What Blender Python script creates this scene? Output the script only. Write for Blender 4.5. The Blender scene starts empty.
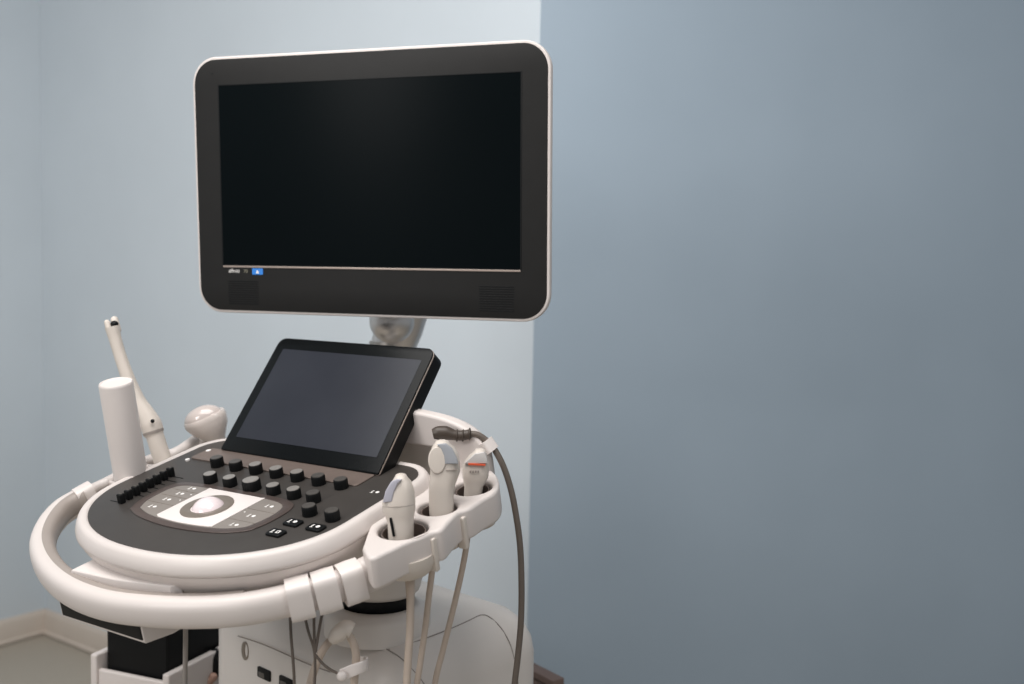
import bpy, bmesh, math
from mathutils import Vector, Matrix
S = bpy.context.scene
COL = S.collection
V = Vector
rad = math.radians

# ------------------------------------------------------------------ view
S.view_settings.view_transform = 'Standard'
S.view_settings.look = 'None'
S.view_settings.gamma = 1.0
S.view_settings.use_curve_mapping = False
S.view_settings.exposure = 0.08

CAM = V((0, 0, 1.30))
pitch = rad(3.9104); roll = rad(1.1713)
fwd = V((0, math.cos(pitch), -math.sin(pitch)))
r0 = V((1, 0, 0)); u0 = r0.cross(fwd)
RT = r0 * math.cos(roll) + u0 * math.sin(roll)
UP = -r0 * math.sin(roll) + u0 * math.cos(roll)
cam = bpy.data.cameras.new('camera'); camo = bpy.data.objects.new('camera', cam); COL.objects.link(camo)
camo.matrix_world = Matrix((( RT.x, UP.x, -fwd.x, CAM.x), (RT.y, UP.y, -fwd.y, CAM.y), (RT.z, UP.z, -fwd.z, CAM.z), (0, 0, 0, 1)))
cam.sensor_width = 36; cam.lens = 36 * 1050 / 1024
cam.clip_start = 0.05
cam.dof.use_dof = True; cam.dof.focus_distance = 1.42; cam.dof.aperture_fstop = 3.5
S.camera = camo

# ------------------------------------------------------------------ materials
def srgb(c):
    return tuple(((x / 255) / 12.92 if x / 255 <= .04045 else ((x / 255 + .055) / 1.055) ** 2.4) for x in c) + (1,)
def mat(name, c, rough=.5, metal=0, spec=.5, noise=0, nscale=60, bump=0, bscale=400, coat=0, sss=0):
    m = bpy.data.materials.new(name); m.use_nodes = True
    nt = m.node_tree; b = nt.nodes['Principled BSDF']
    b.inputs['Base Color'].default_value = srgb(c)
    b.inputs['Roughness'].default_value = rough
    b.inputs['Metallic'].default_value = metal
    b.inputs['Specular IOR Level'].default_value = spec
    b.inputs['Coat Weight'].default_value = coat
    tc = nt.nodes.new('ShaderNodeTexCoord')
    if noise:
        n = nt.nodes.new('ShaderNodeTexNoise'); n.inputs['Scale'].default_value = nscale; n.inputs['Detail'].default_value = 4
        nt.links.new(tc.outputs['Object'], n.inputs['Vector'])
        r = nt.nodes.new('ShaderNodeValToRGB')
        a = srgb(tuple(max(0, x - noise) for x in c)); d = srgb(tuple(min(255, x + noise) for x in c))
        r.color_ramp.elements[0].color = a; r.color_ramp.elements[1].color = d
        r.color_ramp.elements[0].position = .3; r.color_ramp.elements[1].position = .7
        nt.links.new(n.outputs['Fac'], r.inputs['Fac']); nt.links.new(r.outputs['Color'], b.inputs['Base Color'])
    if bump:
        n2 = nt.nodes.new('ShaderNodeTexNoise'); n2.inputs['Scale'].default_value = bscale
        nt.links.new(tc.outputs['Object'], n2.inputs['Vector'])
        bp = nt.nodes.new('ShaderNodeBump'); bp.inputs['Strength'].default_value = bump; bp.inputs['Distance'].default_value = .001
        nt.links.new(n2.outputs['Fac'], bp.inputs['Height']); nt.links.new(bp.outputs['Normal'], b.inputs['Normal'])
    return m
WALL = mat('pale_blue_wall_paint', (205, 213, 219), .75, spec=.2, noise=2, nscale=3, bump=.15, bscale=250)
WALLB = mat('wall_shaded_blue_grey', (168, 183, 196), .75, spec=.2, noise=2, nscale=3, bump=.15, bscale=250)  # right wall's dimmer, bluer light is put into this base colour
SKIRT = mat('beige_skirting', (200, 188, 176), .5, noise=3, nscale=8)
SKIRTB = mat('brown_skirting', (104, 86, 79), .5, noise=4, nscale=8)
FLOOR = mat('grey_beige_vinyl', (172, 163, 150), .55, spec=.3, noise=4, nscale=120)
WHITE = mat('warm_white_plastic', (210, 201, 196), .40, noise=1, nscale=20, bump=.05, bscale=900)
WHITE2 = mat('white_plastic_clip', (220, 211, 206), .42, noise=1, nscale=20)
CREAM = mat('cream_plastic', (206, 196, 186), .4, noise=2, nscale=30)
CREAMG = mat('glossy_cream_plastic', (210, 199, 192), .2, noise=1, nscale=30, coat=.3)
GREYG = mat('grey_white_inner', (152, 142, 135), .45, noise=2, nscale=30)
TOWER = mat('light_grey_white_plastic', (206, 199, 193), .42, noise=1, nscale=15, bump=.05, bscale=900)
PANEL = mat('dark_brown_grey_panel', (58, 54, 51), .42, spec=.45, noise=2, nscale=40, bump=.1, bscale=1500)
BEZEL = mat('charcoal_bezel', (27, 26, 25), .5, spec=.25, noise=1, nscale=40, bump=.08, bscale=1500)
SCREEN = mat('black_screen', (9, 14, 16), .3, spec=.03, noise=1, nscale=2)
TSCREEN = mat('grey_touch_screen', (42, 44, 51), .35, spec=.2, noise=3, nscale=9)
TBEZEL = mat('black_glass', (12, 14, 15), .25, spec=.12, noise=1, nscale=30)
BLACK = mat('black_plastic', (10, 11, 12), .45, spec=.2, noise=1, nscale=30)
KNOB = mat('black_rubber', (9, 10, 11), .55, spec=.25, noise=1, nscale=60)
CAP = mat('satin_silver_cap', (172, 166, 160), .35, metal=.6, noise=4, nscale=200)
CAPD = mat('dark_satin_cap', (96, 92, 88), .4, metal=.5, noise=4, nscale=200)
CHROME = mat('polished_metal', (215, 210, 206), .32, metal=.8, noise=2, nscale=20)
TRIM = mat('champagne_trim', (176, 160, 150), .35, metal=.5, noise=2, nscale=40)
PLATEG = mat('grey_key', (128, 121, 115), .45, noise=2, nscale=60)
PLATEW = mat('white_track_plate', (222, 214, 210), .4, noise=1, nscale=60)
BALL = mat('pearl_ball', (228, 213, 214), .18, noise=2, nscale=30, coat=.4)
RING = mat('taupe_ring', (128, 118, 108), .35, metal=.3, noise=2, nscale=60)
LEDGE = mat('brown_ledge', (112, 99, 92), .4, metal=.2, noise=2, nscale=60)
COVE = mat('taupe_recess', (86, 75, 71), .35, metal=.3, noise=2, nscale=60)
INK = mat('white_print', (232, 228, 224), .6, noise=1)
INKD = mat('dim_print', (128, 124, 108), .6, noise=1)
BLUE = mat('blue_tag', (46, 128, 214), .5, noise=2, nscale=50)
CABLEB = mat('beige_cable', (188, 172, 158), .5, noise=2, nscale=90)
CABLEG = mat('dark_taupe_cable', (98, 88, 80), .5, noise=2, nscale=90)
CABLEL = mat('light_grey_cable', (150, 142, 136), .5, noise=2, nscale=90)
PLUG = mat('dark_olive_plug', (68, 58, 50), .45, noise=3, nscale=90)
HOLE = mat('brown_grey_liner', (94, 82, 76), .55, noise=3, nscale=60)
LENSP = mat('pale_grey_lens', (200, 195, 192), .35, noise=1, nscale=60)
LENS = mat('lavender_grey_lens', (176, 174, 184), .35, noise=1, nscale=60)
LENSG = mat('grey_lens', (158, 160, 165), .35, noise=1, nscale=60)
ORANGE = mat('orange_line', (218, 92, 56), .5, noise=2, nscale=60)
SEAM = mat('grey_seam', (142, 134, 128), .7, noise=1)
SKINT = mat('dull_pink_plastic', (176, 140, 124), .5, noise=4, nscale=60)

# ------------------------------------------------------------------ helpers
def tag(o, label=None, cat=None, group=None, kind=None):
    if label: o['label'] = label
    if cat: o['category'] = cat
    if group: o['group'] = group
    if kind: o['kind'] = kind
    return o
def thing(name, loc, label, cat, group=None):
    o = bpy.data.objects.new(name, None); COL.objects.link(o); o.location = loc
    o.empty_display_size = .05
    bpy.context.view_layer.update()
    return tag(o, label, cat, group)
I4 = Matrix.Identity(4)
def mw(o):
    m = o.matrix_basis.copy()
    while o.parent: o = o.parent; m = o.matrix_basis @ m
    return m
def link(name, me, m, parent=None, M=I4, smooth=40):
    me.materials.clear(); me.materials.append(m)
    if smooth:
        for p in me.polygons: p.use_smooth = True
        me.set_sharp_from_angle(angle=rad(smooth))
    o = bpy.data.objects.new(name, me); COL.objects.link(o)
    if parent:
        o.parent = parent; o.matrix_basis = mw(parent).inverted() @ M
    else: o.matrix_basis = M
    return o
def from_pd(name, vs, fs, m, parent=None, M=I4, smooth=40):
    # re-centre so that the object's origin sits in its own geometry
    vs = [V(v) for v in vs]
    c = V((0, 0, 0))
    for v in vs: c += v
    c /= len(vs)
    me = bpy.data.meshes.new(name); me.from_pydata([tuple(v - c) for v in vs], [], fs)
    bm = bmesh.new(); bm.from_mesh(me); bmesh.ops.recalc_face_normals(bm, faces=bm.faces); bm.to_mesh(me); bm.free()
    return link(name, me, m, parent, M @ Matrix.Translation(c), smooth)
def loft(name, rings, m, parent=None, M=I4, caps=(True, True), closed=True, smooth=40):
    n = len(rings[0]); vs = [p for r in rings for p in r]; fs = []
    for i in range(len(rings) - 1):
        for j in range(n if closed else n - 1):
            a = i * n + j; b = i * n + (j + 1) % n
            fs.append((a, b, b + n, a + n))
    if caps[0]: fs.append(tuple(reversed(range(n))))
    if caps[1]: fs.append(tuple(range((len(rings) - 1) * n, len(rings) * n)))
    return from_pd(name, vs, fs, m, parent, M, smooth)
def cat_rom(pts, k=8):
    pts = [V(p) for p in pts]; P = [pts[0] * 2 - pts[1]] + pts + [pts[-1] * 2 - pts[-2]]; out = []
    for i in range(1, len(P) - 2):
        a, b, c, d = P[i - 1:i + 3]
        for s in range(k):
            t = s / k
            out.append(.5 * ((2 * b) + (c - a) * t + (2 * a - 5 * b + 4 * c - d) * t * t + (3 * b - a - 3 * c + d) * t ** 3))
    out.append(pts[-1]); return out
def lerp_list(vals, k):
    out = []
    for i in range(len(vals) - 1):
        for s in range(k):
            t = s / k; out.append(vals[i] * (1 - t) + vals[i + 1] * t)
    out.append(vals[-1]); return out
def tube(name, pts, r, m, parent=None, M=I4, k=8, n=12, smooth=50, up=None, sect=None, roundcap=False):
    """r: number or list per control point; sect: function(angle)->(x,y) unit section"""
    path = cat_rom(pts, k) if k > 1 else [V(p) for p in pts]
    rr = lerp_list(r, k) if isinstance(r, (list, tuple)) and k > 1 else (list(r) if isinstance(r, (list, tuple)) else [r] * len(path))
    rings = []; nrm = V(up) if up else None
    for i, p in enumerate(path):
        t = (path[min(i + 1, len(path) - 1)] - path[max(i - 1, 0)]).normalized()
        if nrm is None: nrm = t.orthogonal()
        base = V(up) if up else nrm
        nn = (base - t * base.dot(t)).normalized(); nrm = nn; b = t.cross(nn)
        ring = []
        for j in range(n):
            a = 2 * math.pi * j / n
            x, y = sect(a) if sect else (math.cos(a), math.sin(a))
            ring.append(p + (b * x + nn * y) * rr[i])
        rings.append(ring)
    if roundcap:
        def shr(ring, c, d, off): return [c + (q - c) * d + off for q in ring]
        t0 = (path[0] - path[1]).normalized(); t1 = (path[-1] - path[-2]).normalized()
        pre = [shr(rings[0], path[0], math.cos(a), t0 * rr[0] * math.sin(a)) for a in (1.4, 1.0, .5)]
        post = [shr(rings[-1], path[-1], math.cos(a), t1 * rr[-1] * math.sin(a)) for a in (.5, 1.0, 1.4)]
        rings = pre + rings + post
    return loft(name, rings, m, parent, M, smooth=smooth)
def sup(a, b, n=2.0, cx=0, cy=0, z=0, N=32):
    out = []
    for j in range(N):
        t = 2 * math.pi * (j + .5) / N; c, s = math.cos(t), math.sin(t)
        out.append(V((cx + a * math.copysign(abs(c) ** (2 / n), c), cy + b * math.copysign(abs(s) ** (2 / n), s), z)))
    return out
def rrect(w, h, r, cx=0, cy=0, n=8):
    out = []
    for sx, sy, a0 in ((1, 1, 0), (-1, 1, 90), (-1, -1, 180), (1, -1, 270)):
        for i in range(n + 1):
            a = rad(a0 + 90 * i / n)
            out.append((cx + sx * (w / 2 - r) + r * math.cos(a), cy + sy * (h / 2 - r) + r * math.sin(a)))
    return out
def rrect2(w, h, rt, rb, n=8):
    out = []
    for sx, sy, a0, q in ((1, 1, 0, rt), (-1, 1, 90, rt), (-1, -1, 180, rb), (1, -1, 270, rb)):
        for i in range(n + 1):
            a = rad(a0 + 90 * i / n)
            out.append((sx * (w / 2 - q) + q * math.cos(a), sy * (h / 2 - q) + q * math.sin(a)))
    return out
def circ(r, cx=0, cy=0, n=32): return [(cx + r * math.cos(2 * math.pi * i / n), cy + r * math.sin(2 * math.pi * i / n)) for i in range(n)]
def plate(name, loops, z0, z1, m, parent=None, M=I4, bevel=.001, seg=2, smooth=35):
    """filled outline (with holes) given in x,y and extruded from z0 to z1"""
    cu = bpy.data.curves.new(name, 'CURVE'); cu.dimensions = '2D'; cu.fill_mode = 'BOTH'
    for lp in loops:
        sp = cu.splines.new('POLY'); sp.points.add(len(lp) - 1)
        for q, p in zip(sp.points, lp): q.co = (p[0], p[1], 0, 1)
        sp.use_cyclic_u = True
    cu.extrude = max((z1 - z0) / 2 - bevel, 1e-5); cu.bevel_depth = bevel; cu.bevel_resolution = seg; cu.offset = -bevel
    o = bpy.data.objects.new('tmp', cu); COL.objects.link(o)
    dg = bpy.context.evaluated_depsgraph_get(); me = bpy.data.meshes.new_from_object(o.evaluated_get(dg))
    bpy.data.objects.remove(o); bpy.data.curves.remove(cu)
    xs = [v.co.x for v in me.vertices]; ys = [v.co.y for v in me.vertices]
    c = V(((max(xs) + min(xs)) / 2, (max(ys) + min(ys)) / 2, 0))
    for v in me.vertices: v.co -= c
    bm = bmesh.new(); bm.from_mesh(me); bmesh.ops.remove_doubles(bm, verts=bm.verts, dist=1e-6); bm.to_mesh(me); bm.free()
    me.name = name
    return link(name, me, m, parent, M @ Matrix.Translation(c + V((0, 0, (z0 + z1) / 2))), smooth)
def box(name, x0, x1, y0, y1, z0, z1, m, parent=None, M=I4, bev=.003, seg=3):
    bm = bmesh.new(); bmesh.ops.create_cube(bm, size=1)
    for v in bm.verts: v.co = V((v.co.x * (x1 - x0), v.co.y * (y1 - y0), v.co.z * (z1 - z0)))
    if bev: bmesh.ops.bevel(bm, geom=bm.edges[:], offset=bev, segments=seg, affect='EDGES', profile=.6)
    me = bpy.data.meshes.new(name); bm.to_mesh(me); bm.free()
    return link(name, me, m, parent, M @ Matrix.Translation(((x0 + x1) / 2, (y0 + y1) / 2, (z0 + z1) / 2)), 40)
def text(name, body, size, m, parent, M):
    cu = bpy.data.curves.new(name, 'FONT'); cu.body = body; cu.size = size; cu.extrude = .0002; cu.align_x = 'LEFT'
    o = bpy.data.objects.new('tmp', cu); COL.objects.link(o)
    dg = bpy.context.evaluated_depsgraph_get(); me = bpy.data.meshes.new_from_object(o.evaluated_get(dg))
    bpy.data.objects.remove(o)
    return link(name, me, m, parent, M, 0)
def frame(o, x, y, z):
    return Matrix(((x[0], y[0], z[0], o[0]), (x[1], y[1], z[1], o[1]), (x[2], y[2], z[2], o[2]), (0, 0, 0, 1)))

# ------------------------------------------------------------------ console frame: u right, v away from the user, h off the panel
psi = rad(33); tau = rad(13)
AX = V((math.cos(psi), -math.sin(psi), 0)); AY = V((math.sin(psi), math.cos(psi), 0)); ZZ = V((0, 0, 1))
AD = AY * math.cos(tau) + ZZ * math.sin(tau); AN = AX.cross(AD)
OO = V((-0.3940, 1.3579, 0.9783))
MC = frame(OO, AX, AD, AN)
def L(u, v=None, h=0):
    if v is None: u, v, h = u
    return OO + AX * u + AD * v + AN * h

def yaw_axes(a):
    a = rad(a); return V((math.cos(a), -math.sin(a), 0)), V((math.sin(a), math.cos(a), 0))

# ------------------------------------------------------------------ room
RX, RY = yaw_axes(36)
corner = V((-1.6162, 3.6051, 0.0000))
def wall(name, p, d, length, m, inward, zt=2.9, th=.12):
    d = d.normalized(); n = inward.normalized()
    M = frame(p, d, -n, ZZ)
    me_loops = [(0, 0), (length, 0), (length, th), (0, th)]
    o = plate(name, [me_loops], 0, zt, m, None, M, bevel=.002)
    return tag(o, kind='structure')
BACKLEN = 2.058
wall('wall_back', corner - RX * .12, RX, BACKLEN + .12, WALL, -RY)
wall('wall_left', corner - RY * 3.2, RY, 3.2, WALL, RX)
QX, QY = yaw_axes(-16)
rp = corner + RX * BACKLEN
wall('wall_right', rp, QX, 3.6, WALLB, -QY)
fl = plate('floor', [[(-4.2, -1.5), (3.6, -1.5), (3.6, 5.6), (-4.2, 5.6)]], -.05, 0, FLOOR, None, I4, bevel=.001); tag(fl, kind='structure')
def skirting(name, p, d, length, inward, m, z=.085):
    d = d.normalized(); n = inward.normalized()
    prof = [(0, .004), (-.022, .004), (-.022, .012), (-.014, .016), (-.013, z - .016), (-.010, z - .008), (-.004, z), (0, z)]
    M = frame(p, d, -n, ZZ)
    rings = [[V((x, y, zz)) for (y, zz) in prof] for x in (0, length)]
    o = loft(name, rings, m, None, M); return tag(o, kind='structure')
skirting('baseboard_back', corner, RX, BACKLEN, -RY, SKIRT)
skirting('baseboard_left', corner - RY * 3.2, RY, 3.2, RX, SKIRT)
skirting('baseboard_right', rp, QX, 3.6, -QY, SKIRT)
BX, BY = yaw_axes(53)
bc = V((0.0904, 1.9319, 0.5289))
MB_ = frame(V((bc.x, bc.y, 0)), BX, BY, ZZ)
bn = thing('low_bench', MB_ @ V((-.2, .03, 0)), 'corner of a low brown wooden bench behind the lower right side of the machine', 'bench')
box('seat', -.36, 0, 0, .028, bc.z - .014, bc.z, SKIRTB, bn, MB_, bev=.002)
box('apron', -.35, -.004, .003, .024, bc.z - .075, bc.z - .017, SKIRTB, bn, MB_, bev=.002)
for x in (-.34, -.03): box('leg', x, x + .024, .002, .026, 0, bc.z - .02, SKIRTB, bn, MB_, bev=.002)

# ================================================================== ULTRASOUND MACHINE
base_c = V((-.30, 1.72, 0))
US = thing('ultrasound_machine', base_c, 'white hospital ultrasound machine with large black monitor, tilted touch screen and dark curved control console', 'medical machine')

# ---- console outline as a function of outward offset
def outline(o, N=56, left=.21, right=.21):
    c0, b0 = .035, .153
    pts = []
    for i in range(N + 1):
        t = math.pi + math.pi * i / N
        a = (left if math.cos(t) < 0 else right) + o
        n = 2.12; c, s = math.cos(t), math.sin(t)
        pts.append((math.copysign(abs(c) ** (2 / n), c) * a, c0 - (abs(s) ** (2 / n)) * (b0 + o)))
    vb = .212 + o * .9; r = .045 + max(o, -.02)
    A = right + o
    for i in range(9):
        a = rad(90 * i / 8); pts.append((A - r + r * math.cos(a), vb - r + r * math.sin(a)))
    A = left + o
    for i in range(9):
        a = rad(90 + 90 * i / 8); pts.append((-A + r + r * math.cos(a), vb - r + r * math.sin(a)))
    return pts
def ring_o(o, h): return [V((x, y, h)) for x, y in outline(o)]
prof = [(-.004, -.004), (0, .0005), (.0015, .0020), (.0075, .0020), (.0105, .0008), (.0130, -.0020), (.0160, -.0080), (.0180, -.0140), (.0182, -.0180), (.0170, -.0196)]
body = loft('console_rim', [ring_o(*p) for p in prof], WHITE, US, MC, caps=(True, True), smooth=60)
prof = [(.0165, -.0194), (.0152, -.0202), (.0164, -.0210), (.0140, -.028), (.0075, -.040), (-.004, -.055), (-.02, -.066), (-.06, -.074)]
loft('console_underbody', [ring_o(*p) for p in prof], WHITE, US, MC, smooth=60)
pan = plate('control_panel', [outline(-.0005)], -.006, .001, PANEL, US, MC, bevel=.0008)

# ---- track ball plate
def rot_pts(pts): return pts
def blob(pts, k=6): return [(p.x, p.y) for p in cat_rom([(x, y, 0) for x, y in pts] + [(pts[0][0], pts[0][1], 0)], k)[:-1]]
tp = [(-.094, -.030), (-.1035, -.012), (-.1075, .012), (-.106, .034), (-.094, .047), (-.060, .0515), (0, .053), (.060, .0525), (.093, .047), (.1045, .034), (.107, .012), (.104, -.010), (.095, -.026), (.060, -.040), (0, -.0465), (-.060, -.041)]
tp = [(x - .003, y - .002) for x, y in tp]
def scl(pts, f, g=None): g = g or f; return [(x * f, .003 + (y - .003) * g) for x, y in pts]
cove = plate('recess_rim', [blob(scl(tp, 1.12, 1.22)), blob(tp)], .0008, .0026, COVE, US, MC, bevel=.0008)
tplate = plate('track_plate', [blob(tp)], .0008, .0030, PLATEG, US, MC, bevel=.0008)
wp = [p for p in blob(tp) if -.0515 <= p[0] <= .0535]
top = sorted([p for p in wp if p[1] > 0]); bot = sorted([p for p in wp if p[1] <= 0], reverse=True)
plate('white_band', [[(-.0515, .0505)] + [(x, y - .0012) for x, y in top] + [(.0535, .0515)] + [(.0535, -.0405)] + [(x, y + .0012) for x, y in bot] + [(-.0515, -.0405)]], .0028, .0036, PLATEW, tplate, MC, bevel=.0002)
plate('ring', [circ(.0350, -.003, .002, 48), circ(.0215, -.003, .002, 48)], .0034, .0046, RING, tplate, MC, bevel=.0005)
bm = bmesh.new(); bmesh.ops.create_uvsphere(bm, u_segments=40, v_segments=24, radius=.0245)
me = bpy.data.meshes.new('track_ball'); bm.to_mesh(me); bm.free()
link('track_ball', me, BALL, US, MC @ Matrix.Translation((-.003, .003, -.009)), 60)
# grey key separators and print on the plate
def mark(parent, x, y, h, s=1, ang=0, M=MC, m=INK, n='symbol', style=0):
    c, sn = math.cos(ang), math.sin(ang)
    def T(p): return (x + (p[0] * c - p[1] * sn) * s, y + (p[0] * sn + p[1] * c) * s)
    bar = [T(p) for p in ((-.0075, -.0022), (-.0058, -.0022), (-.0052, .0050), (-.0075, .0046))]
    foot = [T(p) for p in ((-.0085, -.0042), (-.0035, -.0042), (-.0035, -.0028), (-.0085, -.0028))]
    dot = [T(p) for p in (circ(.0034, .0035, .001, 14) if style == 0 else [(.0005, -.003), (.007, -.003), (.007, .0045), (.0005, .0045)])]
    loops = [bar, dot, foot]
    if style == 1: loops.append([T(p) for p in [(.002, -.0015), (.0055, -.0015), (.0055, .003), (.002, .003)]])
    return plate(n, loops, h, h + .0003, m, parent, M, bevel=.00005, seg=0, smooth=0)
for v0 in (-.012, .011, .030):
    plate('key_gap', [[(-.105, v0), (-.054, v0), (-.054, v0 + .0008), (-.105, v0 + .0008)]], .0030, .0033, RING, tplate, MC, bevel=.00005, seg=0)
for v0 in (-.014, .018):
    plate('key_gap', [[(.056, v0), (.103, v0), (.103, v0 + .0008), (.056, v0 + .0008)]], .0030, .0033, RING, tplate, MC, bevel=.00005, seg=0)
for (x, y) in ((-.080, -.024), (-.080, .000), (-.078, .021), (-.076, .040), (.079, -.026), (.080, .002), (.081, .033)):
    mark(tplate, x, y, .0030, .8, style=0)
for (x, y) in ((-.060, .005), (-.060, .024), (.061, .008)):
    plate('key_mark', [circ(.0012, x, y, 10)], .0030, .0033, INK, tplate, MC, bevel=.00005, seg=0)

# ---- knobs
def knob_mesh(r=.0105, h=.015):
    rings = []
    N = 40
    for (rr, z) in ((r * .98, 0), (r, .001), (r, h - .003), (r * .97, h - .001), (r * .93, h)):
        ring = []
        for j in range(N):
            a = 2 * math.pi * j / N; q = rr * (1 - (.035 if j % 2 else 0))
            ring.append(V((q * math.cos(a), q * math.sin(a), z)))
        rings.append(ring)
    return rings
def cap_rings(r, h): return [[V((q * math.cos(2 * math.pi * j / 32), q * math.sin(2 * math.pi * j / 32), z)) for j in range(32)] for q, z in ((r * .88, h - .0003), (r * .86, h + .0008), (r * .7, h + .0010), (r * .3, h + .0006))]
def make_knob(u, v, r=.0097, h=.0145, capm=CAP, src=None):
    u += .0018; v -= .0008
    if src:
        k = src[0].copy(); COL.objects.link(k); k.parent = US
        k.matrix_basis = mw(US).inverted() @ MC @ Matrix.Translation((u, v, h * .5))
        c = src[1].copy(); COL.objects.link(c); c.parent = k
        return k, c
    k = loft('knob', [[p - V((0, 0, h * .5)) for p in rr] for rr in knob_mesh(r, h)], KNOB, US, MC @ Matrix.Translation((u, v, h * .5)), smooth=30)
    c = loft('knob_cap', [[p - V((0, 0, h * .5)) for p in rr] for rr in cap_rings(r, h)], capm, k, MC @ Matrix.Translation((u, v, h * .5)), smooth=30)
    return k, c
kb = make_knob(-.0343, .1195)
for u in (.0062, .0464): make_knob(u, .1195, src=kb)
for u in (-.0750, -.0354, .0486, .0865): make_knob(u, .0715, src=kb)
kd = make_knob(-.1150, .1200, capm=CAPD)
for u, v in ((-.0745, .1190), (.0868, .1185), (.1270, .1190), (.1225, .0705), (.1475, .0365), (.1870, .0355)): make_knob(u, v, src=kd)
make_knob(.0063, .0725, r=.0127, h=.015)

# ---- three square keys at the lower right
for i, (u, v) in enumerate(((.1421, -.0158), (.1417, .0142), (.1804, .0136))):
    v -= .0075; u += .0065
    k = plate('key', [rrect(.0235, .0165, .003, u, v)], .0005, .0042, BLACK, US, MC, bevel=.0010)
    mark(k, u, v, .0042, 0.85, style=1 if i == 0 else 0)
# small prints on the dark panel
for (u, v, s) in ((-.180, .120, .5), (-0.1771, 0.1583, .6)):
    plate('panel_mark', [circ(.0042 * s * 1.6, u, v, 14)], .0010, .0034, INK, pan, MC, bevel=.00005, seg=0)
mark(pan, 0.1847, 0.1217, .0010, .8)

# ---- eight slide controls on the left
for i in range(8):
    t = i / 7.0
    u = -.1400 - .0115 * t; v = -.0280 + .0940 * t
    sl = plate('slider', [rrect(.009, .0085, .0018, u, v)], .001, .0145, KNOB, US, MC, bevel=.0012)
    plate('slider_cap', [rrect(.0066, .0030, .001, u, v)], .0144, .0152, CAPD, sl, MC, bevel=.0003)
    plate('slot', [rrect(.030, .0018, .0008, u + (-.010 if i < 2 else .010 if i > 5 else 0), v)], .0009, .0014, BLACK, sl, MC, bevel=.0001)

# ---- touch screen tablet standing on the console
TA = rad(37.26) - 0.0
tc = V((-0.2750, 1.5465, 1.1022))
ty = (AY * math.sin(TA) + ZZ * math.cos(TA)).normalized()     # up along the glass
tn = AX.cross(ty).normalized()                                 # out of the glass
MT = frame(tc, AX, ty, tn)
TW, TH = .311, .2068
tb = plate('touch_tablet', [rrect2(TW, TH, .014, .004)], -.0290, -.004, BLACK, US, MT, bevel=.0035, seg=3)
tb['label'] = 'black tilted touch screen tablet'
plate('tablet_trim', [rrect2(TW + .0006, TH + .0006, .0142, .004)], -.0052, -.0030, TRIM, tb, MT, bevel=.0005)
plate('tablet_glass', [rrect2(TW, TH, .014, .003)], -.0032, 0, TBEZEL, tb, MT, bevel=.001)
plate('screen', [rrect(0.2780, 0.1616, .001, 0.0017, 0.0016)], -.0005, .0003, TSCREEN, tb, MT, bevel=.0001)
# metal ledge under the tablet
plate('tablet_ledge', [rrect(.330, .042, .006, -.018, .148)], .0008, .0030, LEDGE, US, MC, bevel=.0006)
plate('tablet_hinge', [rrect(.20, .06, .02, -.02, -.045)], -.075, -.030, BLACK, US, MT, bevel=.008)

# ---- monitor
mx, my = yaw_axes(18.065)
mp = rad(2.62)
mz = (-my * math.sin(mp) * -1 * -1 + ZZ * math.cos(mp)).normalized()
q = -.00442846; mx, mz = mx * math.cos(q) - mz * math.sin(q), mx * math.sin(q) + mz * math.cos(q)
MN = mx.cross(mz).normalized()
KM = 1.08
mc0 = V((-.218298, 1.52750165, 1.43391404))
mc_ = CAM + (mc0 - CAM) * KM
MM = frame(mc_, mx, mz, MN)
k = KM
ww, hh, cy, cxm = .5635 * k, .3835 * k, -.0150 * k, -.0020 * k
mon = plate('monitor', [rrect(ww, hh, .040 * k, cxm, cy, 14)], -.012, .0004, WHITE, US, MM, bevel=.0025, seg=4)
plate('back_cover', [rrect(ww - .08, hh - .07, .04, 0, cy, 14)], -.055, -.010, WHITE, mon, MM, bevel=.018, seg=4)
mon['label'] = 'large black faced monitor with white edge'
plate('bezel', [rrect(ww - .0090, hh - .0090, .036 * k, cxm, cy, 14)], -.004, .0018, BEZEL, mon, MM, bevel=.001)
plate('screen', [rrect(.476 * k, .268 * k, .001)], .0012, .0020, SCREEN, mon, MM, bevel=.0001)
fr = .0016
plate('screen_gap', [rrect(.476 * k + .003, .268 * k + .003, .001), rrect(.476 * k - .001, .268 * k - .001, .001)], .0012, .0023, BLACK, mon, MM, bevel=.0002)
plate('trim_strip', [[(-.238 * k, -.1373 * k), (.238 * k, -.1373 * k), (.238 * k, -.1346 * k), (-.238 * k, -.1346 * k)]], .0014, .0028, TRIM, mon, MM, bevel=.0003)
for x0 in (-.204, .203):
    bars = []
    for i in range(11):
        z = -.1575 - i * .0034; bars.append([((x0 - .026) * k, z * k), ((x0 + .026) * k, z * k), ((x0 + .026) * k, (z - .0018) * k), ((x0 - .026) * k, (z - .0018) * k)])
    plate('speaker_grille', bars, .0016, .0021, BLACK, mon, MM, bevel=.0001, seg=0)
text('name_print', 'affiniti', .0080 * k, INK, mon, MM @ Matrix.Translation((-.2290 * k, -.1452 * k, .0020)))
text('number_print', '70', .0075 * k, INKD, mon, MM @ Matrix.Translation((-.2030 * k, -.1452 * k, .0020)))
bt = plate('blue_tag', [rrect(.0185 * k, .0095 * k, .001, -.1785 * k, -.1430 * k)], .0016, .0024, BLUE, mon, MM, bevel=.0002)
bt['label'] = 'small bright blue tag'
plate('tag_mark', [[(-.1810 * k, -.1460 * k), (-.1760 * k, -.1460 * k), (-.1773 * k, -.1415 * k), (-.1797 * k, -.1415 * k)]], .0023, .0027, INK, bt, MM, bevel=.00005, seg=0)
plate('camera_dot', [circ(.0016, -.2515 * k + .004, .163 * k - .012, 12)], .0016, .0021, BLACK, mon, MM, bevel=.0001)
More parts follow.
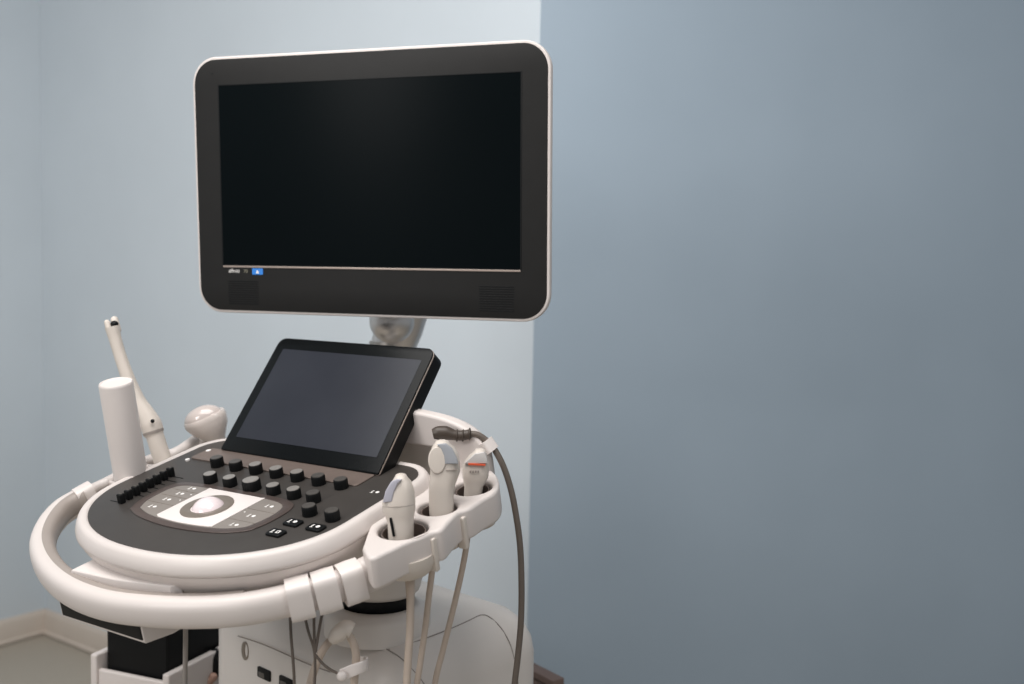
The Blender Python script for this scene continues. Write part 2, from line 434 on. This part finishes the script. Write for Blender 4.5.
# arm behind the touch screen
aJ = V((-0.1898, 1.9007, 1.2460)); aB = V((-0.2172, 1.9140, 1.1464))
tube('monitor_arm', [aB - ZZ * .48 - AY * .04, aB - ZZ * .24 + AY * .01, aB - ZZ * .10, aB, aB.lerp(aJ, .5), aJ], [.046, .045, .043, .041, .043, .044], CHROME, US, n=28)
tube('arm_collar', [aB + ZZ * .004, aB + ZZ * .010, aB + ZZ * .020], [.0430, .0440, .0430], CAP, US, n=28, k=3)
bm = bmesh.new(); bmesh.ops.create_uvsphere(bm, u_segments=32, v_segments=20, radius=.040)
me = bpy.data.meshes.new('arm_ball'); bm.to_mesh(me); bm.free()
link('arm_ball', me, CHROME, US, Matrix.Translation(V((-0.2133, 1.8579, 1.2059))), 60)
tube('monitor_hinge', [V((-0.2133, 1.8579, 1.2059)), V((-0.2133, 1.8579, 1.2059)) + ZZ * .05, mc_ - MN * .04 - mz * .05], [.030, .032, .034], TOWER, US, n=20)

# ---- handle loop in front
hp = [(-0.2918, 0.0185, -0.0350), (-0.3023, 0.0030, -0.0380), (-0.3008, -0.0243, -0.0420), (-0.2780, -0.0601, -0.0460), (-0.2418, -0.0948, -0.0500), (-0.1932, -0.1233, -0.0530), (-0.1361, -0.1449, -0.0560), (-0.0730, -0.1575, -0.0580), (-0.0094, -0.1569, -0.0600), (0.0541, -0.1438, -0.0600), (0.1099, -0.1235, -0.0600), (0.1588, -0.0980, -0.0590), (0.1967, -0.0621, -0.0580), (0.2273, -0.0256, -0.0560), (0.2504, 0.0119, -0.0530)]
hw = [K for K in hp]
def hsect(a):
    c, s = math.cos(a), math.sin(a); n = 2.5
    return (math.copysign(abs(c) ** (2 / n), c) * .84, math.copysign(abs(s) ** (2 / n), s) * 1.08)
HPTS = [V(p) for p in hp]
tube('handle', HPTS, .0180, WHITE, US, MC, k=8, n=28, up=(0, 0, 1), sect=hsect)
# grey grip inlay on inside of the handle
def inset(p, q):  # shift towards the inside
    return p
gr = []
for i, p in enumerate(HPTS[:-3]):
    a = HPTS[max(i - 1, 0)]; b = HPTS[min(i + 1, len(HPTS) - 1)]
    t = (b - a).normalized(); inn = V((0, 0, 1)).cross(t)
    gr.append(p + inn * .0062 + V((0, 0, .0035)))
tube('grip_inlay', gr, .0148, GREYG, US, MC, k=8, n=20, up=(0, 0, 1), sect=hsect)
# white slip-on clips on the handle
def hseg(t0, t1):
    path = cat_rom(HPTS, 8); n = len(path) - 1
    return [path[i] for i in range(int(round(t0 * n)), int(round(t1 * n)) + 1)]
CL = [((0.1962, -0.0648, -0.0580), (0.2151, -0.0439, -0.0570)), ((0.2169, -0.0406, -0.0570), (0.2346, -0.0194, -0.0550)), ((0.2364, -0.0161, -0.0550), (0.2503, 0.0065, -0.0530))]
def csect(a):
    c, s = math.cos(a), math.sin(a); n = 4.5
    return (math.copysign(abs(c) ** (2 / n), c) * .88, math.copysign(abs(s) ** (2 / n), s) * 1.12)
for (a, b) in CL:
    o = tube('cable_clip', [V(a), V(a).lerp(V(b), .5), V(b)], [.0212, .0216, .0212], WHITE2, US, MC, k=3, n=36, up=(0, 0, 1), sect=csect, smooth=35)
# clip on the left end
o = tube('cable_clip', [V((-0.2981, 0.0073, -0.0360)), V((-0.2897, 0.0304, -0.0300))], .0175, WHITE2, US, MC, k=1, n=36, up=(0, 0, 1), sect=csect, smooth=35)

# ---- drawer below the console front
DM = MC
dr = plate('keyboard_drawer', [[(-.130, -.152), (.034, -.152), (.048, -.120), (.048, .06), (-.130, .06)]], -.105, -.050, WHITE, US, DM, bevel=.003)
plate('drawer_lid', [[(-.098, -.146), (-.02, -.141), (.066, -.126), (.074, -.116), (.064, -.100), (.06, .0), (-.095, .0)]], -.052, -.034, WHITE2, dr, DM, bevel=.002)
box('drawer_opening', -.127, .031, -.1535, -.148, -.100, -.060, BLACK, dr, DM, bev=.001)

# ---- right hand probe holder rail
def Kh(pts): return [(p[0], p[1]) for p in pts]
rail = [(0.2563, 0.0083), (0.2318, 0.0483), (0.2116, 0.0839), (0.2028, 0.1229), (0.1972, 0.1723), (0.1951, 0.2338), (0.2204, 0.2806), (0.2614, 0.2706), (0.2951, 0.2447), (0.3185, 0.2068), (0.3177, 0.1730), (0.3170, 0.1469), (0.3105, 0.1319), (0.3137, 0.1083), (0.3196, 0.0834), (0.3128, 0.0722), (0.3090, 0.0592), (0.2998, 0.0359), (0.2937, 0.0114), (0.2849, -0.0109)]
H1, H2, H3 = (0.2709, 0.0686), (0.2739, 0.1348), (0.2804, 0.2042)
def ell(c, a, b, n=32): return [(c[0] + a * math.cos(2 * math.pi * i / n), c[1] + b * math.sin(2 * math.pi * i / n)) for i in range(n)]
hol = plate('probe_holder', [blob(rail, 5), ell(H1, .0325, .030), ell(H2, .0265, .024), ell(H3, .0265, .026)], -.054, -.012, WHITE, US, MC, bevel=.0050, seg=4)
for c, a, b in ((H1, .0325, .030), (H2, .0265, .024), (H3, .0265, .026)):
    plate('cup_liner', [ell(c, a - .0035, b - .0035), ell(c, a - .0055, b - .0055)], -.056, -.017, HOLE, hol, MC, bevel=.0008)
    plate('cup_shell', [ell(c, a + .001, b + .001), ell(c, a - .0045, b - .0045)], -.064, -.045, CREAM, hol, MC, bevel=.004, seg=3)
for (u, v) in [(0.314, 0.0726), (0.3137, 0.1362)]:
    box('holder_rib', u - .012, u + .0015, v - .004, v + .004, -.064, -.020, CREAM, hol, MC, bev=.0025)
loft('cup_bowl', [[V((H1[0] + .004 + q * math.cos(6.2832 * j / 36), H1[1] - .004 + q * math.sin(6.2832 * j / 36), z)) for j in range(36)] for q, z in ((.038, -.040), (.038, -.050), (.034, -.060), (.026, -.068), (.014, -.074), (.006, -.075))], CREAM, hol, MC, smooth=60)
box('holder_dark_notch', H1[0] + .033, H1[0] + .0375, H1[1] + .004, H1[1] + .012, -.024, -.016, BLACK, hol, MC, bev=.001)  # black block added to stand in for the dark notch beside the rib
tube('holder_arm', [V(p) for p in ((0.2399, -0.0036, -0.0540), (0.2528, 0.0115, -0.0510), (0.2642, 0.0268, -0.0470), (0.2697, 0.0434, -0.0460))], [.0185, .0200, .0210, .0190], WHITE, US, MC, k=6, n=28, up=(0, 0, 1), sect=hsect)

# ---- left hand holder rail
lrail = [(-0.3077, 0.0242, -0.0300), (-0.3022, 0.0488, -0.0280), (-0.2997, 0.0689, -0.0260), (-0.3118, 0.1499, -0.0260), (-0.2806, 0.1755, -0.0200), (-0.2970, 0.2307, -0.0200)]
tube('side_rail', [V(p) for p in lrail], .0085, WHITE, US, MC, n=16)
LH = [(-0.2829, 0.0845), (-0.2926, 0.1532), (-0.2848, 0.2284)]
for c in LH:
    plate('holder_ring', [ell(c, .030, .028), ell(c, .0245, .0225)], -.040, -.022, WHITE, US, MC, bevel=.003, seg=3)

# ---- rear housing behind the touch screen
MH = frame(L(0, .262, 0), AX, AN, -AD)
sec = [(p.x + .10, p.y - .010) for p in sup(.172, .074, 3.0, N=64)]
hs = plate('rear_housing', [sec, rrect(.25, .082, .018, .078, -.029)], -.012, .006, WHITE, US, MH, bevel=.005, seg=5, smooth=60)
loft('housing_shell', [[V((p.x + .10 - f * .03, p.y - .010, z)) for p in sup(a, b, 3.0, N=64)] for a, b, z, f in ((.169, .071, -.006, 0), (.160, .066, -.024, 0), (.138, .056, -.048, .3), (.11, .044, -.070, .7), (.08, .03, -.085, 1))], WHITE, hs, MH, caps=(False, True), smooth=60)
plate('housing_back', [rrect(.27, .11, .018, .075, -.026)], -.016, -.010, TOWER, hs, MH, bevel=.002)

# ---- neck and swivel joint
jp = V((-0.1913, 1.5302, 0.8102))
def disc(name, prof, m, M, n=48): return loft(name, [[V((r * math.cos(2 * math.pi * j / n), r * math.sin(2 * math.pi * j / n), z)) for j in range(n)] for r, z in prof], m, US, M, smooth=40)
MJ = Matrix.Translation(jp)
loft('swivel_collar', [[V((q * math.cos(2 * math.pi * j / 48), q * math.sin(2 * math.pi * j / 48), z)) for j in range(48)] for q, z in ((.053, -.020), (.053, -.009), (.057, -.006), (.066, -.008), (.075, -.014), (.078, -.020), (.079, -.050))], TOWER, US, MJ, smooth=60)
disc('neck', [(.045, .010), (.056, .011), (.062, .017), (.066, .034), (.070, .070), (.075, .10)], TOWER, MJ)
disc('swivel_joint', [(.049, -.040), (.050, -.010), (.050, .010), (.045, .014)], BLACK, MJ)

# ---- tower body
TX, TY = yaw_axes(42)
tcn = V((-0.1625, 1.4174, 0.7734))
MTW = frame(V((tcn.x, tcn.y, 0)), TX, TY, ZZ)
zt = tcn.z
def rr3(x0, x1, y0, y1, r, z, n=8): return [V((p[0], p[1], z)) for p in rrect(x1 - x0, y1 - y0, r, (x0 + x1) / 2, (y0 + y1) / 2, n)]
rings = []
X0, X1, Y0, Y1 = -.440, .026, -.010, .312
for (ins, z) in ((.03, .16), (.01, .20), (0, .26), (0, zt - .075), (.004, zt - .050), (.014, zt - .028), (.030, zt - .012), (.052, zt - .003), (.08, zt + .001), (.11, zt + .002)):
    rings.append(rr3(X0 + ins, X1 - ins, Y0 + ins, Y1 - ins, max(.05 - ins * .2, .02), z))
loft('tower', rings, TOWER, US, MTW, smooth=60)
loft('base', [rr3(X0 - .03, X1 + .04, Y0 - .02, Y1 + .10, .08, z) for z in (.07, .10, .15)] + [rr3(X0, X1, Y0, Y1, .06, .18)], TOWER, US, MTW, smooth=50)
for (x, y) in ((X0, Y0 + .04), (X1 - .02, Y0 + .03), (X0 + .02, Y1 + .02), (X1 - .02, Y1 + .02)):
    cs = box('caster', x - .016, x + .016, y - .025, y + .025, .045, .085, GREYG, US, MTW, bev=.006)
    loft('wheel', [[V((x + dx, y + q * math.cos(2 * math.pi * j / 32), .05 + q * math.sin(2 * math.pi * j / 32))) for j in range(32)] for dx, q in ((-.024, .042), (-.020, .05), (.020, .05), (.024, .042))], BLACK, cs, MTW, smooth=30)
# raised neck ring moulding on tower and seam lines
sm = [[(-0.4281, 1.6410, 0.7081), (-0.3792, 1.5970, 0.7121), (-0.3347, 1.5570, 0.7120), (-0.2924, 1.5188, 0.7120), (-0.2537, 1.4841, 0.7143)]]
for s in sm: tube('seam_line', [V(p) for p in s], .0009, SEAM, US, k=5, n=6)
tw_o = bpy.data.objects['tower']
def on_tower(px, py):
    d = (fwd * 1050 + RT * (px - 512) - UP * (py - 342)).normalized()
    Mi = mw(tw_o).inverted(); o = Mi @ CAM; dd = (Mi.to_3x3() @ d).normalized()
    ok, loc_, n, i = tw_o.ray_cast(o, dd)
    return mw(tw_o) @ (loc_ + n * .0003) if ok else None
bpy.context.view_layer.update()
for s in ([(356, 636), (372, 642), (388, 650), (398, 656), (406, 663), (418, 676), (424, 684)], [(388, 650), (418, 641), (450, 629), (468, 621), (482, 615), (492, 619), (503, 631), (512, 650), (518, 684)]):
    q = [p for p in (on_tower(*c) for c in s) if p]
    if len(q) > 2: tube('seam_line', q, .0008, SEAM, US, k=5, n=6)
# round emblem and sockets on the tower's front panel
def onface(x, z, off=0): return V((x, Y0 - off, z))
EM = MTW @ frame(V((-0.3287, Y0 - .0005, 0.6884)), V((1, 0, 0)), V((0, 0, 1)), V((0, -1, 0)))
plate('emblem', [ell((0, 0), .0095, .0150, 32), ell((.0035, .0015), .0045, .0105, 32)], -.001, .0008, RING, US, EM, bevel=.0003)
for (px_, pz_) in [(-0.2756, 0.6658), (-0.2184, 0.6677)]:
    SK = MTW @ frame(V((px_, Y0 - .001, pz_)), V((1, 0, 0)), V((0, 0, 1)), V((0, -1, 0)))
    s_ = plate('socket', [rrect(.034, .017, .003)], -.002, .0015, BLACK, US, SK, bevel=.0005)
    plate('socket_shutter', [rrect(.015, .008, .001, -.006, -.003)], .0010, .0018, CAPD, s_, SK, bevel=.0003)

# ---- shelf bin under the console, left
SX, SY = yaw_axes(22)
shc = V((-0.5780, 1.7564, 0.6009))
MS = frame(V((shc.x, shc.y, 0)), SX, SY, ZZ)
zs = shc.z
BW = 0.133; BD = .30
# white bin around the black box: side rails and front rail, open top
def binpart(n, x0, x1, y0, y1, z0, z1, m=WHITE): return box(n, x0, x1, y0, y1, z0, z1, m, US, MS, bev=.004)
binpart('bin_side', .004, .018, -.020, BD, zs - .25, zs + .004)
binpart('bin_side', -BW - .020, -BW - .006, -.020, BD, zs - .25, zs + .014)
binpart('bin_front', -BW - .006, .004, -.016, -.006, zs - .25, zs - .012)
binpart('bin_floor', -BW - .006, .004, -.006, BD, zs - .040, zs - .030, GREYG)
# small dark fitting with pinkish strap seen past the bin
fit = tube('side_fitting', [V((-0.5275, 1.8560, 0.5909)), V((-0.5216, 1.8546, 0.5711))], .016, BLACK, US, k=1, n=20, roundcap=True)
tube('strap', [V((-0.5335, 1.8331, 0.5499)), V((-0.5230, 1.8340, 0.5626))], .008, SKINT, US, k=1, n=12, roundcap=True)

# ================================================================== THINGS ON THE MACHINE
pr = thing('printer', MS @ V((-BW / 2, .12, zs - .030)), 'black box shaped printer standing in the white bin under the console', 'printer')
box('body', -BW, 0, .0, .24, zs - .030, zs + .085, BLACK, pr, MS, bev=.004)
box('front_panel', -BW + .002, -.002, -.002, .001, zs - .026, zs + .081, BLACK, pr, MS, bev=.001)

# ---- white cylinder at the left
c0, c1 = V((-0.5582, 1.5320, 0.9840)), V((-0.5680, 1.4998, 1.1282))
az = (c1 - c0).normalized(); ax_ = RT - az * RT.dot(az); ax_.normalize(); ay_ = az.cross(ax_)
MCY = frame(c0, ax_, ay_, az)
Lc = (c1 - c0).length
cyl = thing('gel_bottle', c0, 'tall plain white cylindrical bottle standing at the left edge of the console', 'bottle')
def lathe(name, prof, m, parent, M, n=48, smooth=40): return loft(name, [[V((r * math.cos(2 * math.pi * j / n), r * math.sin(2 * math.pi * j / n), z)) for j in range(n)] for r, z in prof], m, parent, M, smooth=smooth)
lathe('body', [(.0235, -.03), (.0240, 0), (.0238, Lc - .004), (.0235, Lc - .0015), (.0225, Lc), (.0215, Lc), (.0205, Lc - .0010), (.001, Lc - .0012)], WHITE2, cyl, MCY)

# ---- slim wand probe behind the bottle
wpts = [(-0.6175, 1.6169, 1.2000), (-0.6125, 1.6158, 1.1832), (-0.6059, 1.6143, 1.1618), (-0.5977, 1.6128, 1.1388), (-0.5863, 1.6108, 1.1098), (-0.5750, 1.6091, 1.0854), (-0.5638, 1.6079, 1.0672), (-0.5550, 1.6068, 1.0520), (-0.5502, 1.6060, 1.0397), (-0.5477, 1.6056, 1.0336), (-0.5411, 1.6042, 1.0137), (-0.5330, 1.6026, 0.9908)]; wr = [0.0108, 0.0096, 0.0093, 0.0096, 0.0108, 0.0123, 0.0147, 0.0166, 0.0158, 0.0135, 0.0135, 0.0139]
wd = thing('wand_probe', V(wpts[0]), 'long slim cream ultrasound wand leaning left behind the white bottle', 'ultrasound probe')
tube('body', [V(p) for p in wpts], wr, CREAM, wd, k=5, n=24)
tube('joint_ring', [V((-0.5510, 1.6061, 1.0413)), V((-0.5497, 1.6058, 1.0374))], [.0162, .0155], GREYG, wd, k=1, n=24)
def ball(name, c, r, m, parent, s=(1, 1, 1), M=None):
    bm = bmesh.new(); bmesh.ops.create_uvsphere(bm, u_segments=32, v_segments=20, radius=r)
    for v in bm.verts: v.co = V((v.co.x * s[0], v.co.y * s[1], v.co.z * s[2]))
    me = bpy.data.meshes.new(name); bm.to_mesh(me); bm.free()
    return link(name, me, m, parent, Matrix.Translation(V(c)) if M is None else M, 60)
ball('button', (-0.5459, 1.5893, 1.0593), .0030, BLACK, wd)
tube('tip_prong', [V((-0.6212, 1.6166, 1.1953)), V((-0.6253, 1.6174, 1.2068))], [.0055, .0045], CREAM, wd, k=1, n=14, roundcap=True)
tube('tip_prong', [V((-0.6127, 1.6246, 1.1950)), V((-0.6176, 1.6277, 1.2103))], [.0065, .0060], CREAM, wd, k=1, n=14, roundcap=True)
ball('lens', (-0.6137, 1.6173, 1.2047), .0066, BLACK, wd, (.9, .9, .8))

# ---- rounded probe left of the touch screen
rc = V((-0.4910, 1.6864, 1.0432))
zax = (RT * .42 + UP * .90 - fwd * .1).normalized(); xax = (RT - zax * RT.dot(zax)).normalized(); yax = zax.cross(xax)
# x long axis points to upper right
la = (RT * .93 + UP * .36).normalized(); lz = (UP * .95 - fwd * .22 - la * (UP * .95 - fwd * .22).dot(la)).normalized(); ly = lz.cross(la)
MR = frame(rc, la, ly, lz)
rpb = thing('convex_probe', V((-0.4967, 1.6839, 1.0059)), 'rounded cream ultrasound probe with glossy lens lying left of the tilted touch screen', 'ultrasound probe')
rings = []
for (z, a, b, cx) in ((-.050, .010, .010, .004), (-.040, .012, .012, .004), (-.032, .0145, .014, .003), (-.022, .0205, .018, .003), (-.010, .0300, .0225, .0015), (.004, .0350, .0245, 0), (.010, .0345, .0240, 0), (.013, .033, .0225, 0)):
    rings.append(sup(a, b, 2.3, cx, 0, z, 36))
loft('body', rings, CREAMG, rpb, MR, smooth=60)
ball('lens', rc, .031, mat('glossy_mauve_lens', (196, 184, 178), .14, noise=1, nscale=40, coat=.5), rpb, (1.04, .74, .70), MR @ Matrix.Translation((-.002, 0, .008)))
tube('cable', [V(p) for p in ((-0.4888, 1.6843, 1.0125), (-0.4916, 1.6829, 0.9915), (-0.4998, 1.6999, 0.9469), (-0.4978, 1.6932, 0.8489))], .0065, CABLEB, rpb, n=14)

# ---- three probes in the right hand holder
def probe_frame(b, t):
    z = (t - b).normalized(); x = (RT - z * RT.dot(z)).normalized(); return frame(b, x, z.cross(x), z)
def prof_probe(name, label, b, t, secs, m=CREAM, nexp=2.6, zsc=1):
    b, t = V(b), V(t); M = probe_frame(b, t) @ Matrix.Diagonal((1, 1, zsc, 1))
    th = thing(name, b, label, 'ultrasound probe', 'probes standing in the right hand holder')
    rings = [sup(a, bb, nexp, cx, 0, z, 36) for (z, a, bb, cx) in secs]
    # rounded tip
    z, a, bb, cx = secs[-1]
    rings += [sup(a * .75, bb * .75, nexp, cx, 0, z + bb * .35, 36), sup(a * .35, bb * .35, nexp, cx, 0, z + bb * .48, 36)]
    loft('body', rings, m, th, M, smooth=60)
    return th, M
def frontplate(name, pts, y, th_, m, parent, M, bevel=.0012):
    F = M @ frame(V((0, -y, 0)), V((1, 0, 0)), V((0, 0, 1)), V((0, -1, 0)))
    return plate(name, [pts], -.004, th_, m, parent, F, bevel=bevel, seg=3)
P1b, P1t = (-0.1312, 1.2679, 0.9710), (-0.1340, 1.2732, 1.0492)
p1, M1 = prof_probe('linear_probe', 'front cream ultrasound probe with lavender grey lens and dark slot, nearest the handle clips', P1b, P1t,
    [(-.045, .011, .010, 0), (-.02, .0135, .012, 0), (.0, .0155, .0135, 0), (.02, .0160, .0145, 0), (.030, .0175, .016, -.001), (.038, .0200, .018, -.002), (.050, .0202, .0185, -.002), (.056, .0190, .018, -.001), (.066, .0165, .0175, .0005), (.078, .0120, .0155, .0015), (.084, .0080, .012, .001)], zsc=.87)
frontplate('lens', [(-.0195, .052), (-.0160, .068), (-.0095, .080), (-.003, .084), (.0035, .0835), (-.001, .078), (-.006, .066), (-.0085, .053)], .0135, .0050, LENS, p1, M1)
frontplate('slot', [(-.0085, .004), (-.0055, .004), (-.0090, .030), (-.0120, .030), (-.0120, .026)], .0135, .0022, BLACK, p1, M1, .0005)
tube('seam', [M1 @ V((x, -.0182 * math.sqrt(max(0, 1 - (x + .002) ** 2 / .0207 ** 2)) ** .75 - .0006, .046 + x * .05)) for x in (-.0205, -.014, -.006, .003, .011, .017)], .0004, GREYG, p1, n=6, k=4)
P2b, P2t = (-0.0854, 1.3206, 0.9894), (-0.0879, 1.3269, 1.0822)
p2, M2 = prof_probe('hooked_probe', 'middle cream ultrasound probe with rounded hooked head and grey lens, tallest of the right holder', P2b, P2t,
    [(-.045, .011, .011, 0), (-.02, .0135, .0135, 0), (.0, .0155, .015, 0), (.030, .0160, .015, 0), (.040, .0170, .015, .001), (.050, .0180, .0155, .0035), (.058, .0190, .016, .0050), (.070, .0190, .0165, .0050), (.082, .0180, .0165, .0045), (.092, .0145, .015, .0025), (.097, .0100, .012, .0010)], zsc=.91)
frontplate('lens', [(-.004, .098), (.007, .099), (.0150, .092), (.0205, .080), (.0225, .071), (.0060, .071), (.0045, .083), (.001, .092)], .0135, .0050, LENSG, p2, M2)
frontplate('seam', [(.007, .0615), (.0215, .0625), (.0215, .0632), (.007, .0622)], .0160, .0016, GREYG, p2, M2, .0001)
frontplate('disc', [( -.004 + .0115 * math.cos(q / 24 * 6.2832), .076 + .019 * math.sin(q / 24 * 6.2832)) for q in range(24)], .0150, .0032, CREAM, p2, M2, .002)
P3b, P3t = (-0.0475, 1.3736, 1.0033), (-0.0481, 1.3778, 1.0641)
p3, M3 = prof_probe('wide_probe', 'rear cream ultrasound probe with wide head and thin orange line, farthest in the right holder', P3b, P3t,
    [(-.04, .010, .010, 0), (-.015, .0115, .0115, 0), (.0, .0120, .012, 0), (.012, .0125, .0125, .001), (.020, .0150, .014, .0020), (.027, .0172, .016, .0030), (.036, .0176, .0165, .0032), (.046, .0170, .0160, .0032), (.052, .0155, .015, .0040), (.062, .0115, .0125, .0065), (.068, .0075, .009, .0085)], zsc=.84)
frontplate('lens', [(-.0115, .050), (.0025, .0655), (.0150, .0685), (.0180, .060), (.0195, .0505)], .0135, .0035, LENSP, p3, M3)
frontplate('orange_line', [(-.006, .0480), (.0165, .0470), (.0165, .0497), (-.006, .0512)], .0165, .0020, ORANGE, p3, M3, .0003)
for i in range(4):
    frontplate('print', [(-.004 + i * .0034, .0360), (-.0020 + i * .0034, .0360), (-.0020 + i * .0034, .0395), (-.004 + i * .0034, .0395)], .0168, .0014, GREYG, p3, M3, .0001)
# cables of the three probes, hanging below the holder
tube('cable', [V(p) for p in ((-0.1193, 1.2758, 0.9403), (-0.1200, 1.2741, 0.9156), (-0.1189, 1.2724, 0.8910), (-0.1187, 1.2699, 0.8540), (-0.1204, 1.2674, 0.8170), (-0.1219, 1.2640, 0.7676), (-0.1226, 1.2581, 0.6813))], [.0080, .0062, .0050, .0048, .0048, .0048, .0048], CABLEB, p1, n=14)
tube('cable', [V(p) for p in ((-0.0940, 1.3174, 0.9422), (-0.0960, 1.3154, 0.9141), (-0.0992, 1.3134, 0.8848), (-0.1034, 1.3104, 0.8402), (-0.1089, 1.3073, 0.7956), (-0.1143, 1.3043, 0.7509), (-0.1212, 1.2973, 0.6490))], .0040, CABLEB, p2, n=14)
tube('cable', [V(p) for p in ((-0.0521, 1.3713, 0.9688), (-0.0553, 1.3688, 0.9318), (-0.0612, 1.3663, 0.8960), (-0.0709, 1.3631, 0.8495), (-0.0830, 1.3595, 0.7964), (-0.0939, 1.3559, 0.7433), (-0.1047, 1.3477, 0.6241))], .0040, CABLEB, p3, n=14)

# ---- dark plug and its cable
pc = thing('connector_cable', V((-0.1055, 1.4244, 1.0770)), 'dark brown plug and thick cable arching down in front of the right wall', 'cable')
tube('plug', [V(p) for p in ((-0.1055, 1.4242, 1.0743), (-0.0987, 1.4244, 1.0758), (-0.0877, 1.4244, 1.0760), (-0.0767, 1.4242, 1.0735), (-0.0658, 1.4242, 1.0731), (-0.0549, 1.4243, 1.0753))], [.0070, .0095, .0098, .0072, .0070, .0068], PLUG, pc, k=3, n=18)
for q in ((-0.0726, 1.4242, 1.0729), (-0.0644, 1.4242, 1.0731), (-0.0556, 1.4243, 1.0753)): ball('ridge', q, .0086, PLUG, pc, (.28, 1, 1), frame(V(q), (RT - UP * .1).normalized(), fwd, UP))
tube('cable', [V(p) for p in ((-0.0576, 1.4244, 1.0760), (-0.0439, 1.4242, 1.0742), (-0.0300, 1.4236, 1.0649), (-0.0188, 1.4227, 1.0515), (-0.0074, 1.4212, 1.0299), (0.0028, 1.4192, 1.0001), (0.0103, 1.4169, 0.9661), (0.0166, 1.4141, 0.9253), (0.0196, 1.4108, 0.8776), (0.0201, 1.4071, 0.8230), (0.0170, 1.4038, 0.7751), (0.0125, 1.4005, 0.7273), (0.0062, 1.3940, 0.6316))], .0043, CABLEG, pc, n=14, k=10)
tube('cable_clip', [V((-0.0342, 1.4237, 1.0662)), V((-0.0243, 1.4228, 1.0528))], .0090, WHITE2, pc, k=1, n=24, sect=csect)

# ---- thin brown wires under the handle clips
tw = thing('thin_cable', V((-0.2638, 1.2542, 0.8789)), 'single thin brown cable hanging straight down below the first handle clip', 'cable')
tube('wire', [V(p) for p in ((-0.2639, 1.2544, 0.8813), (-0.2621, 1.2523, 0.8509), (-0.2590, 1.2502, 0.8206), (-0.2564, 1.2477, 0.7841), (-0.2541, 1.2419, 0.6990))], .0019, CABLEG, tw, n=8)
tw = thing('branching_cable', V((-0.2324, 1.2511, 0.8333)), 'three thin brown wires joining into one below the middle handle clips', 'cable')
for q in (((-0.2481, 1.2546, 0.8841), (-0.2415, 1.2527, 0.8574), (-0.2336, 1.2511, 0.8333), (-0.2319, 1.2494, 0.8090), (-0.2324, 1.2469, 0.7725), (-0.2321, 1.2419, 0.6995)), ((-0.2342, 1.2549, 0.8892), (-0.2343, 1.2532, 0.8637), (-0.2324, 1.2509, 0.8309)), ((-0.2226, 1.2548, 0.8882), (-0.2270, 1.2532, 0.8638), (-0.2318, 1.2509, 0.8309)), ((-0.2317, 1.2507, 0.8272), (-0.2223, 1.2499, 0.8165), (-0.2124, 1.2495, 0.8094), (-0.2050, 1.2492, 0.8059), (-0.2001, 1.2490, 0.8023))): tube('wire', [V(p) for p in q], .0018, CABLEG, tw, n=8)
lc_ = thing('looped_cable', V((-0.2056, 1.2722, 0.8489)), 'cream cable looping over an arch with flat connector below the console', 'cable')
tube('cable', [V(p) for p in ((-0.2459, 1.2664, 0.7640), (-0.2414, 1.2678, 0.7839), (-0.2344, 1.2694, 0.8075), (-0.2262, 1.2706, 0.8262), (-0.2165, 1.2715, 0.8388), (-0.2055, 1.2720, 0.8464), (-0.1969, 1.2720, 0.8466), (-0.1892, 1.2714, 0.8368), (-0.1852, 1.2703, 0.8209), (-0.1860, 1.2688, 0.7998), (-0.1878, 1.2665, 0.7652))], .0050, CABLEB, lc_, n=14)
tube('connector', [V(p) for p in ((-0.2156, 1.2665, 0.8393), (-0.2084, 1.2670, 0.8468), (-0.1975, 1.2676, 0.8544), (-0.1900, 1.2674, 0.8521))], [.0060, .0105, .0115, .0095], CREAM, lc_, k=4, n=20)
sc = thing('cable_strap', V((-0.1981, 1.2441, 0.8043)), 'small white plastic strap with round end holding the looped cream cable', 'strap')
tube('band', [V(p) for p in ((-0.1989, 1.2491, 0.8036), (-0.1889, 1.2474, 0.8088), (-0.1793, 1.2477, 0.8126), (-0.1716, 1.2537, 0.8136), (-0.1705, 1.2676, 0.8108), (-0.1740, 1.2795, 0.8087), (-0.1825, 1.2872, 0.8043), (-0.1913, 1.2870, 0.8016))], .0075, WHITE2, sc, k=6, n=20, up=(0, 0, 1), sect=lambda a: (math.cos(a) * .16, math.copysign(abs(math.sin(a)) ** .5, math.sin(a))))
ball('stud', (-0.1981, 1.2441, 0.8043), .0064, WHITE2, sc, (1, .7, 1))
gc = thing('grey_cable', V((-0.4160, 1.3313, 0.8330)), 'grey vertical cable hanging below the handle in front of the black printer', 'cable')
tube('wire', [V(p) for p in ((-0.4157, 1.3326, 0.8524), (-0.4149, 1.3299, 0.8136), (-0.4142, 1.3255, 0.7490), (-0.4124, 1.3193, 0.6586))], .0032, CABLEL, gc, n=10)

# ================================================================== LIGHTS
def area(name, loc, target, sx, sy, power, col):
    l = bpy.data.lights.new(name, 'AREA'); l.shape = 'RECTANGLE'; l.size = sx; l.size_y = sy; l.energy = power; l.color = col
    o = bpy.data.objects.new(name, l); COL.objects.link(o); o.location = loc
    o.rotation_euler = (V(target) - V(loc)).to_track_quat('-Z', 'Y').to_euler(); return o
area('ceiling_panel_light', (-.6, .9, 2.75), (-.5, 1.2, 0), 1.9, 1.3, 44, (1, .975, .95))
area('window_light', (-2.2, -.5, 2.1), (-.2, 1.8, .9), .8, .8, 26, (1, .98, .96))
area('ceiling_lamp', (1.3, -.3, 2.6), (-.1, 1.6, .8), .8, .8, 10, (1, .97, .94))
w = bpy.data.worlds.new('room_light'); S.world = w; w.use_nodes = True
w.node_tree.nodes['Background'].inputs['Color'].default_value = (.80, .86, .92, 1)
w.node_tree.nodes['Background'].inputs['Strength'].default_value = .30
